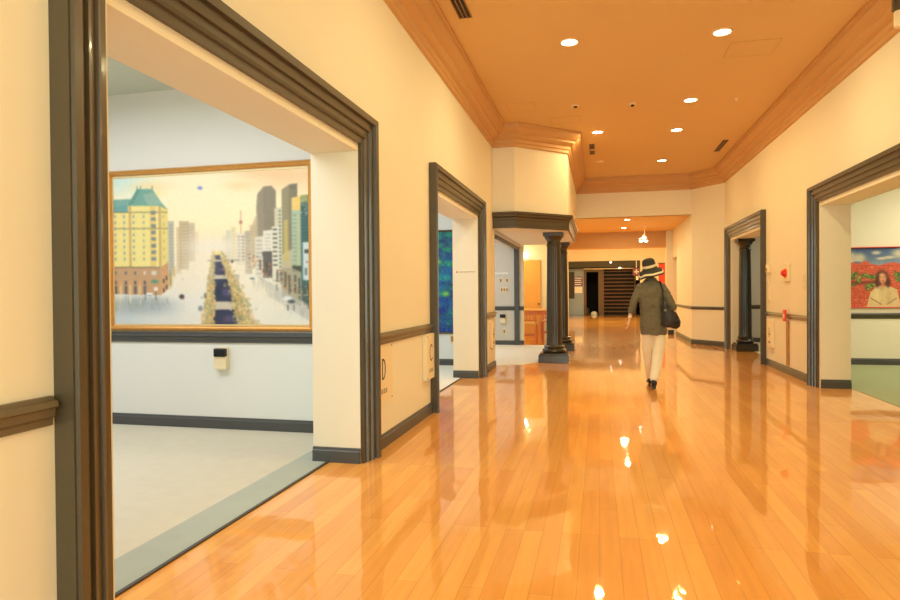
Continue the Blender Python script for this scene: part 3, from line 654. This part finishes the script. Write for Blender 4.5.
# ------------------------------------------------------------------ wall signs
def glyph_D(bm, s, x, th=.006):
    n = 20
    outer = [(s*.42*math.sin(math.pi*k/n)**.8, -s*.5*math.cos(math.pi*k/n)) for k in range(n+1)]
    inner = [(a*.74, b*.82) for a,b in outer]
    for k in range(n):
        q = [outer[k],outer[k+1],inner[k+1],inner[k]]
        lo = [bm.verts.new((x, a, b)) for a,b in q]; bm.faces.new(lo)
def glyph_C(bm, s, x):
    n = 30; pts = []
    for k in range(n+1):
        a = math.radians(38)+math.radians(284)*k/n; pts.append((s*.34*math.cos(a), s*.5*math.sin(a)))
    for k in range(n):
        (a,b),(c,d_) = pts[k],pts[k+1]; bm.faces.new([bm.verts.new((x,p,q)) for p,q in ((a,b),(c,d_),(c*.72,d_*.82),(a*.72,b*.82))])
def room_sign(label, side, y, z, glyph, wd=.36, ht=.46, thick=.03, off=0):
    t = thing('room_sign', label, 'sign', (L if side == 'left' else R, y, z))
    sg = 1 if side == 'left' else -1
    obj('plate', boxes((0,sg*thick,-wd/2,wd/2,-ht/2,ht/2)), M['sign'], t, bevel=.004)
    bm = bmesh.new(); x = sg*(thick+.002)
    if glyph == 'D':
        glyph_D(bm, .18, x); box(bm, sg*thick, x, -.013, .005, -.09, .09)
        for v in bm.verts: v.co.y += off-.04; v.co.z += .04
    elif glyph == 'C':
        glyph_C(bm, .18, x)
        for v in bm.verts: v.co.y += off; v.co.z += .04
    else:
        box(bm, sg*thick, x, -.01, .01, -.06, .10); box(bm, sg*thick, x, -.05,.03,-.02,0)
    obj('letter', bm, M['ink'], t)
    bm = bmesh.new()
    for k in range(3):
        y0 = off-.075+k*.055
        for a in (0,.016,.032): box(bm, sg*thick, x, y0, y0+.036, -.165+a, -.160+a)
        box(bm, sg*thick, x, y0+.004, y0+.009, -.168, -.13); box(bm, sg*thick, x, y0+.026, y0+.031, -.168, -.13)
    obj('small_text', bm, M['ink2'], t)
    for a in (-1,1):
        for b in (-1,1):
            bm = bmesh.new(); lathe(bm, [(.008,0),(.008,.003),(.004,.005)], (sg*thick,a*(wd/2-.025),b*(ht/2-.025)), 10, 'x'); obj('screw', bm, M['ink2'], t, True)
room_sign('ivory room sign with the letter D beside the nearest left doorway', 'left', 5.12, .62, 'D', .42, .50, .004, -.02)
room_sign('ivory room sign with the letter C before the second left doorway', 'left', 6.50, .63, 'C', .36, .48, .045)
room_sign('narrow ivory room sign on the pier after the second left doorway', 'left', 10.66, .60, '', .26, .46, .045)
room_sign('white room sign beside the far right doorway under the rail', 'right', 11.72, .57, '', .30, .46, .045)
# caption text on the second jamb
t = thing('wall_caption', 'tiny caption with red dot on the jamb of the second left doorway', 'caption', (-1.98,9.45,1.62))
bm = bmesh.new(); lathe(bm, [(.014,0),(.014,-.003),(.012,-.004)], (-.12,0,0), 14, 'y'); obj('red_dot', bm, M['redtag'], t)
bm = bmesh.new()
for k in range(11): box(bm, -.08+k*.022, -.08+k*.022+.014, -.002, 0, -.006, .006)
obj('lettering', bm, M['ink2'], t)
# small wall devices
def sensor(label, x, y, z, s=1):
    t = thing('wall_sensor', label, 'sensor', (x,y,z))
    obj('housing', boxes((-.065*s,.065*s,-.06*s,0,-.105*s,.02*s),(-.065*s,.065*s,-.03*s,0,.02*s,.105*s)), M['cream'], t, bevel=.006)
    obj('lens_cover', boxes((-.062*s,.062*s,-.075*s,-.03*s,.015*s,.095*s)), M['black'], t, bevel=.01)
sensor('cream wall sensor with black top below the city painting', -3.54, 5.46, .69)
sensor('cream sensor with black dome on the grey bay wall', -2.31, 15.6, .66, 1.1)
def plate(label, x, y, z, w_, h_, axis='y', sg=-1, m='cream', rockers=1):
    t = thing('switch_plate', label, 'switch', (x,y,z))
    if axis == 'y':
        obj('cover_plate', boxes((-w_/2,w_/2,-.012,0,-h_/2,h_/2)), M[m], t, bevel=.003)
        for k in range(rockers):
            xx = (k-(rockers-1)/2)*w_/rockers; obj('rocker', boxes((xx-w_*.28/rockers,xx+w_*.28/rockers,-.018,-.01,-h_*.3,h_*.3)), M['brown'], t)
    else:
        obj('cover_plate', boxes((0,sg*.012,-w_/2,w_/2,-h_/2,h_/2)), M[m], t, bevel=.003)
        for k in range(rockers):
            zz = (k-(rockers-1)/2)*h_/rockers; obj('rocker', boxes((sg*.01,sg*.02,-w_*.25,w_*.25,zz-h_*.25/rockers,zz+h_*.25/rockers)), M['ring'], t)
plate('single switch on the grey bay wall, upper left one', -2.36, 15.6, 1.60, .075, .13)
plate('single switch on the grey bay wall, upper right one', -2.20, 15.6, 1.60, .075, .13)
plate('triple switch plate below the two single switches, grey bay wall', -2.27, 15.6, 1.37, .19, .12, rockers=3)
plate('socket low on the grey bay wall under the black dome sensor', -2.28, 15.6, .34, .07, .13)
plate('faint tall column of switches beside the far right doorway', R, 11.88, 1.30, .10, .36, 'x', -1, 'wall', 3)
plate('cream switch low on the back wall under the blue painting', -2.55, 11.05, .48, .09, .16)
plate('small faint plate by the right gallery doorway edge', R, 9.98, 1.42, .08, .22, 'x', -1, 'wall', 2)
t = thing('caption_strip', 'white caption strip on the grey bay wall above the switches', 'caption', (-2.34,15.6,1.78))
obj('strip_plate', boxes((-.17,.17,-.006,0,-.02,.02)), M['white'], t); obj('strip_edge', boxes((-.17,.17,-.008,-.002,-.024,-.02)), M['ring'], t)
t = thing('thermostat', 'small beige thermostat box beside the far right doorway', 'thermostat', (R,11.86,1.68))
obj('case', boxes((0,-.05,-.06,.06,-.07,.07)), M['cream'], t, bevel=.006); obj('face', boxes((-.05,-.055,-.045,.045,-.05,.01)), M['rail'], t)
t = thing('fire_alarm', 'red dome fire alarm on a cream wall plate', 'fire alarm', (R,10.80,1.57))
obj('back_plate', boxes((0,-.03,-.14,.14,-.135,.135)), M['cream'], t, bevel=.008)
bm = bmesh.new(); lathe(bm, [(.075,-.03),(.075,-.038),(.065,-.045)], n=28, axis='x'); obj('collar', bm, M['redtag'], t, True)
bm = bmesh.new(); lathe(bm, [(.058,-.04),(.056,-.062),(.044,-.084),(.024,-.096),(.008,-.099)], n=28, axis='x'); obj('dome', bm, M['red'], t, True)
t = thing('rail_marker', 'red marker box on the chair rail above a brown strip', 'marker', (R,10.76,.9))
obj('marker_box', boxes((-.042,-.07,-.06,.06,-.08,.10)), M['redtag'], t, bevel=.004)
obj('marker_label', boxes((-.07,-.072,-.035,.035,-.02,.03)), M['sign'], t)
o = tag(obj('wall_strip', boxes((R,R-.02,10.70,10.82,.13,.82)), M['brown']), 'vertical brown wooden strip below the red marker on the right wall', 'strip')

# ------------------------------------------------------------------ cafe furniture beyond the bay
def cafe_table():
    t = thing('cafe_table', 'orange wood table behind the left bay, in front of the honey door', 'table', (-1.45,16.75,0))
    obj('tabletop', boxes((-.62,.42,-.35,.35,.82,.86)), M['seat'], t, bevel=.005)
    obj('apron', boxes((-.56,.36,-.30,.30,.72,.82)), M['wood'], t)
    for x in (-.55,.35):
        for y in (-.29,.29): obj('leg', boxes((x-.035,x+.035,y-.035,y+.035,0,.72)), M['wood'], t)
cafe_table()
def cafe_chair(label, x, y, rz):
    t = thing('cafe_chair', label, 'chair', (x,y,0), rz, 'cafe chairs')
    obj('seat', boxes((-.2,.2,-.2,.2,.50,.54)), M['seat'], t, bevel=.006)
    for sx in (-.18,.18): obj('leg', boxes((sx-.02,sx+.02,-.19,-.15,0,.50)), M['wood'], t); obj('leg', boxes((sx-.02,sx+.02,.15,.19,0,.80)), M['wood'], t)
    bm = boxes((-.18,.18,.155,.185,.74,.80),(-.18,.18,.155,.185,.58,.61))
    for k in range(4): box(bm, -.12+k*.08-.012, -.12+k*.08+.012, .16,.18,.61,.74)
    obj('backrest', bm, M['wood'], t); [obj('stretcher', boxes((-.18,.18,yy-.01,yy+.01,.2,.23)), M['wood'], t) for yy in (-.17,.17)]
cafe_chair('pale-seated wooden chair at the near side of the cafe table', -1.72, 16.12, math.pi)
cafe_chair('wooden chair at the far side of the cafe table', -1.3, 17.3, 0)

# ------------------------------------------------------------------ far exhibit entrance
t = thing('slatted_screen', 'dark screen of brown horizontal slats at the far end of the hall', 'screen', (1.13,36.7,0))
obj('backing', boxes((-.83,.83,.05,.08,0,2.56)), M['blackroom'], t)
bm = bmesh.new()
for k in range(12): box(bm, -.83, .83, -.03, .05, .16+k*.205, .16+k*.205+.065)
obj('slats', bm, M['slat'], t)
obj('side_post', boxes((-.90,-.83,-.04,.08,0,2.56)), M['frame_dark'], t); obj('side_post', boxes((.83,.90,-.04,.08,0,2.56)), M['frame_dark'], t)
t = thing('notice_board', 'tall dark board at the left of the far exhibit entrance', 'board', (-1.48,36.5,0))
obj('board_panel', boxes((-.16,.16,-.03,0,.95,2.42)), M['board'], t); [obj('board_rim', boxes((-.18,.18,-.02,0,zz,zz+.02)), M['frame_dark'], t) for zz in (.93,2.42)]
t = thing('wall_poster', 'purple and white striped poster beside the far dark doorway', 'poster', (-1.10,36.5,1.9))
obj('sheet', boxes((-.24,.24,-.012,0,-.27,.27)), M['purple'], t)
bm = bmesh.new()
for k in range(4): box(bm, -.2, .2-.05*(k%2), -.016, -.012, .16-k*.12, .205-k*.12)
obj('text_lines', bm, M['white'], t)
t = tag(obj('paper_notice', boxes((-1.31,-.89,36.488,36.5,1.24,1.60)), M['white']), 'blank white notice under the purple poster', 'notice')
t = thing('direction_sign', 'small maroon sign with a white pictogram by the slatted screen', 'sign', (2.02,35.9,2.38))
obj('sign_panel', boxes((-.19,.19,-.03,0,-.21,.21)), M['maroon'], t)
bm = boxes((-.12,.12,-.034,-.03,-.03,.03),(-.03,.03,-.034,-.03,-.12,.12)); obj('pictogram', bm, M['white'], t)
obj('hanger', boxes((-.02,.02,-.02,0,.21,.62)), M['white'], t); obj('foot_tag', boxes((-.02,.10,-.03,0,-.45,-.24)), M['ring'], t)
bm = bmesh.new(); lathe(bm, [(.2,0),(.19,.1),(.1,.18),(.03,.2)], (-.24,36.9,0), 20); tag(obj('white_bundle', bm, M['white'], smooth=True), 'pale rounded bundle on the floor in the far dark doorway', 'bundle')
bm = bmesh.new(); lathe(bm, [(.13,0),(.14,.22),(.1,.36),(.05,.42)], (-.62,36.8,0), 20); tag(obj('dark_bundle', bm, M['bag'], smooth=True), 'black bundle on the floor left of the pale one, far doorway', 'bundle')
for i,(x,z,y) in enumerate(((.66,3.02,35.7),(1.16,2.75,36.25))):
    t = thing('spot_lamp', ['tiny white lamp on the dark header of the far entrance','tiny white lamp in front of the far slatted screen'][i], 'lamp', (x,y,z))
    bm = bmesh.new(); lathe(bm, [(.04,.0),(.07,-.06),(.07,-.1)], n=16); obj('lamp_shade', bm, M['white'], t, True)
    bm = bmesh.new(); lathe(bm, [(.06,-.1),(.05,-.13),(.02,-.15)], n=16); obj('bulb', bm, M['bulb2'], t, True)
    bm = bmesh.new(); tube(bm, (0,0,0), (0,0,(4.6 if i == 0 else 3.0)-z), .012); obj('cord', bm, M['ring'], t)
t = thing('red_banner', 'red banner on the far yellow wall, half hidden by the hat', 'banner', (3.35,35.99,0))
obj('banner_cloth', boxes((-.17,.17,-.03,-.005,1.35,2.80)), M['redtag'], t); obj('banner_rod', boxes((-.2,.2,-.04,-.005,2.80,2.84)), M['frame_dark'], t)
t = thing('floor_box', 'small black box on the floor by the passage doorway', 'box', (2.13,20.2,0))
obj('box_body', boxes((-.08,.08,-.1,.1,0,.10)), M['black'], t, bevel=.01); obj('box_lid', boxes((-.085,.085,-.105,.105,.10,.125)), M['blackmetal'], t)

# ------------------------------------------------------------------ the walking woman
#PERSON
def fuse(name, bm, m, parent, voxel, sm=4, disp=0, seed=0):
    o = obj(name, bm, m, parent, True)
    r = o.modifiers.new('fuse', 'REMESH'); r.mode = 'VOXEL'; r.voxel_size = voxel; r.use_smooth_shade = True
    s = o.modifiers.new('smooth', 'SMOOTH'); s.factor = .6; s.iterations = sm
    if disp:
        tx = bpy.data.textures.new(name+'_folds', 'CLOUDS'); tx.noise_scale = .09; tx.noise_depth = 2
        d_ = o.modifiers.new('folds', 'DISPLACE'); d_.texture = tx; d_.strength = disp; d_.mid_level = .5
    return o
def ball(bm, c, r, sx=1, sy=1, sz=1, n=20):
    k = 12; prof = [(r*math.sin(math.pi*i/k) if 0 < i < k else r*.04, -r*math.cos(math.pi*i/k)) for i in range(k+1)]
    st = len(bm.verts); bm2 = bmesh.new(); lathe(bm2, prof, n=n)
    for v in bm2.verts: v.co = Vector((v.co.x*sx, v.co.y*sy, v.co.z*sz)) + Vector(c)
    me = bpy.data.meshes.new('tmp'); bm2.to_mesh(me); bm2.free(); bm.from_mesh(me); bpy.data.meshes.remove(me)
def limb(bm, pts, n=16):
    loft(bm, [(p[:3], p[3], p[4] if len(p) > 4 else p[3]) for p in pts], n)
    for p in pts: ball(bm, p[:3], min(p[3], p[4] if len(p) > 4 else p[3])*.98, n=12)
def hand(bm, wrist, down, fwd, curl, side=1):
    """down: towards the fingertips; fwd: thumb side; palm normal = down x fwd"""
    d_ = Vector(down).normalized(); f = Vector(fwd).normalized(); nrm = d_.cross(f).normalized()*side; w0 = Vector(wrist)
    for k in range(4):   # palm as four overlapping metacarpal rods
        o_ = (k-1.5)*.0185; limb(bm, [(*(w0+f*o_*.55+d_*.005),.014),(*(w0+f*o_+d_*.085),.0125)], 10)
    lens_ = (.066,.078,.074,.060)
    for k in range(4):   # 0 = little finger side
        o_ = (k-1.5)*.0195; p = w0+f*o_+d_*.088; ln = lens_[k]; seg = (.45,.3,.25); ang = 0; pts = [(*p,.0090)]
        for s_ in range(3):
            ang += curl*(.8+.25*s_+.08*(3-k)); p = p + (d_*math.cos(ang)+nrm*math.sin(ang))*ln*seg[s_]; pts.append((*p,.0086-.0010*s_))
        limb(bm, pts, 10)
    p = w0+f*.022+d_*.02; q = p+f*.026+d_*.030+nrm*.008; r_ = q+f*.010+d_*.028+nrm*.012; s_ = r_+d_*.022+nrm*(.006+.01*curl)
    limb(bm, [(*p,.013),(*q,.0115),(*r_,.010),(*s_,.008)], 10)
t = thing('person', 'person walking away in a striped sun hat, olive jacket and off-white trousers', 'person', (.70,8.82,0))
lw = (-.292,-.01,.95); rw = (.165,.185,1.10)
bm = bmesh.new()
# torso, neck, head as one surface
loft(bm, [((.005,0,.80),.105,.075),((.0,0,.90),.115,.08),((-.01,0,1.02),.105,.075),((-.015,0,1.18),.128,.088),((-.02,0,1.30),.135,.085),((-.02,0,1.37),.10,.07),((-.02,.0,1.42),.065,.06)], 24, upv=(0,1,0))
limb(bm, [(-.02,.0,1.38,.055),(-.022,.015,1.44,.05),(-.028,.025,1.50,.052)])
ball(bm, (-.035,.03,1.575), .1, .76, .92, 1.13, 28)
ball(bm, (-.035,.085,1.525), .055, .85, .75, .85); 
limb(bm, [(-.035,.120,1.575,.009),(-.035,.136,1.548,.012)]); ball(bm, (-.035,.128,1.508), .018, 1.2,.5,.45)
for s_ in (-1,1): ball(bm, (-.035+s_*.078,.025,1.56), .026, .35,.7,1.1); ball(bm, (-.035+s_*.03,.112,1.578), .013, 1.2,.6,.6)
# arms with hands
limb(bm, [(-.145,0,1.335,.038),(-.20,-.008,1.25,.036),(-.244,-.015,1.155,.034),(-.27,-.012,1.05,.032),(*lw,.023)])
limb(bm, [(.108,0,1.335,.038),(.19,-.02,1.22,.036),(.25,-.03,1.08,.034),(.225,.06,1.075,.032),(*rw,.024)])
hand(bm, lw, (-.16,.02,-1), (.1,1,0), .22, -1)
hand(bm, rw, (-.35,.55,.55), (.15,-.35,.8), .85, 1)
# legs and feet
RF, LF = (.005,-.10), (-.015,.30)
limb(bm, [(.065,0,.85,.062),(.08,-.02,.62,.055),(.06,-.03,.46,.046),(.035,-.06,.32,.044),(RF[0],RF[1]-.02,.13,.036)])
limb(bm, [(-.055,0,.85,.062),(-.062,.06,.62,.055),(-.045,.12,.46,.046),(-.03,.19,.32,.044),(LF[0],LF[1]-.02,.11,.036)])
limb(bm, [(RF[0],RF[1]-.02,.12,.035),(RF[0],RF[1]+.07,.055,.032),(RF[0],RF[1]+.13,.035,.024)]); limb(bm, [(LF[0],LF[1]-.02,.10,.035),(LF[0],LF[1]+.09,.055,.032),(LF[0],LF[1]+.16,.045,.024)])
fuse('body', bm, M['skin'], t, .0055, 2)
bm = bmesh.new()
for s_ in (-1,1): ball(bm, (-.035+s_*.03,.118,1.577), .011, 1,.7,.7)
# hair
bm.free(); bm = bmesh.new(); ball(bm, (-.035,.015,1.580), .100, .79, .86, 1.0, 24); ball(bm, (-.033,-.03,1.515), .07, .9,.7,.85)
for v in bm.verts:
    if v.co.y > .075: v.co.y = .075+(v.co.y-.075)*.15
fuse('hair', bm, M['hair'], t, .009, 2, .006)
# trousers
bm = bmesh.new()
limb(bm, [(0,0,.92,.138,.098),(.0,0,.82,.145,.105)], 24)
limb(bm, [(.070,0,.82,.082),(.086,-.02,.62,.084),(.066,-.03,.46,.073),(.042,-.065,.32,.068),(.012,-.115,.155,.058)])
limb(bm, [(-.06,0,.82,.080),(-.066,.055,.62,.082),(-.05,.11,.46,.073),(-.035,.175,.32,.066),(-.018,.27,.14,.056)])
fuse('trousers', bm, M['trousers'], t, .011, 3, .011)
# shoes
def shoe(x, y, lift, nm='shoe'):
    bm = bmesh.new(); c, s_ = math.cos(lift), math.sin(lift)
    def P(yy, zz, r1, r2): return ((x, y+.12+(yy-.12)*c+ zz*s_*.0, .035+zz*c-(yy-.12)*s_), r1, r2)
    loft(bm, [P(-.075,.02,.022,.022),P(-.055,.03,.036,.036),P(0,.03,.038,.036),P(.06,.018,.043,.026),P(.12,.01,.046,.022),P(.165,.0,.034,.016),P(.185,.0,.014,.008)], 18, upv=(0,0,1))
    limb(bm, [(*P(-.04,.04,0,0)[0],.036),(*P(-.035,.075,0,0)[0],.038)])
    o = fuse(nm, bm, M['shoe'], t, .008, 2)
    bm = bmesh.new(); q = P(-.05,-.01,0,0)[0]; tube(bm, (q[0],q[1],q[2]+.01), (q[0],q[1]-s_*.03,max(.0,q[2]-.035)), .026, .022, 14); obj('heel', bm, M['black'], o)
shoe(RF[0], RF[1], .18); shoe(LF[0], LF[1], .0)
# jacket
bm = bmesh.new()
loft(bm, [((.012,0,.725),.168,.128),((.012,0,.80),.168,.128),((.004,0,.92),.164,.124),((-.005,0,1.04),.155,.118),((-.014,0,1.18),.160,.120),((-.018,0,1.29),.172,.118),((-.02,0,1.36),.166,.100),((-.02,0,1.40),.148,.088),((-.02,.003,1.435),.098,.074),((-.02,.006,1.46),.066,.060)], 32, upv=(0,1,0))
limb(bm, [(-.150,0,1.360,.058),(-.19,-.002,1.28,.057),(-.226,-.01,1.20,.050),(-.25,-.016,1.13,.048),(-.272,-.014,1.03,.047)])
limb(bm, [(.112,0,1.360,.058),(.165,-.01,1.27,.056),(.222,-.025,1.16,.052),(.255,-.032,1.08,.050),(.235,.04,1.072,.045)])
fuse('jacket', bm, M['jacket'], t, .010, 2, .032)
bm = bmesh.new(); loft(bm, [((-.02,.004,1.44),.070,.063),((-.02,.004,1.470),.062,.056),((-.02,.0,1.472),.070,.064),((-.02,-.002,1.442),.086,.076)], 28, upv=(0,1,0), close=False); obj('collar', bm, M['jacket'], t, True)
# hat: tilted striped cloche
bm = bmesh.new()
prof = [(.148,-.006),(.166,-.004),(.168,.006),(.164,.014),(.150,.046),(.144,.052),(.116,.068),(.094,.088),(.090,.112),(.089,.118),(.087,.146),(.086,.152),(.083,.186),(.072,.212),(.042,.228),(.004,.231)]
lathe(bm, prof, n=48)
for f in bm.faces:
    zc = f.calc_center_median().z
    f.material_index = 1 if (.013 < zc < .048 or .115 < zc < .147) else 0
    for v in f.verts: pass
for v in bm.verts:
    a = math.atan2(v.co.y, v.co.x)
    if v.co.z < .06: v.co.z += .010*math.sin(3*a+.6)+.006*math.sin(5*a)
rot = Matrix.Rotation(-.24,4,'Y') @ Matrix.Rotation(.20,4,'X')
for v in bm.verts: v.co = rot @ v.co + Vector((-.012,.015,1.520))
h = obj('hat', bm, [M['hatd'], M['hatw']], t, True); sd = h.modifiers.new('round', 'SUBSURF'); sd.levels = 1; sd.render_levels = 1
# wrist watch
bm = bmesh.new(); lathe(bm, [(.025,-.008),(.028,-.006),(.028,.006),(.025,.008)], (lw[0]+.002,lw[1],lw[2]+.015), 20); obj('watch', bm, M['white'], t, True)
# shoulder bag: carried, a thing of its own
t = thing('shoulder_bag', 'black slouchy leather bag hanging from the right shoulder of the walking person', 'bag', (.70+.190,8.82-.165,.825))
bm = bmesh.new()
loft(bm, [((.015,0,.0),.085,.035),((.02,0,.03),.122,.055),((.022,0,.08),.124,.062),((.008,.0,.145),.104,.056),((-.02,.01,.21),.074,.045),((-.045,.02,.28),.044,.030),((-.058,.03,.34),.026,.018)], 24, upv=(0,1,0))
fuse('bag_body', bm, M['bag'], t, .009, 3, .022)
def ribbon(path, w_=.022, th=.005):
    bm = bmesh.new(); loft(bm, [(p, w_, th) for p in path], 10, upv=(0,1,0)); return bm
S = Vector((-.190,.165,-.825))
pts = [Vector((-.06,.02,.25)), Vector((.125,-.125,1.22))+S, Vector((.118,-.115,1.33))+S, Vector((.100,-.06,1.415))+S, Vector((.098,.01,1.432))+S, Vector((.105,.08,1.39))+S, Vector((.125,.130,1.28))+S, Vector((.16,.150,1.13))+S, Vector((.20,.10,1.0))+S, Vector((.0,.05,.2))]
bm = bmesh.new(); loft(bm, [(p,.016,.008) for p in pts], 10, upv=(1,.15,0)); obj('strap', bm, M['bag'], t, True)
bm = bmesh.new(); lathe(bm, [(.008,-.004),(.014,-.003),(.014,.003),(.008,.004)], (-.045,-.028,.23), 14, 'y'); obj('ring', bm, M['ink2'], t, True)
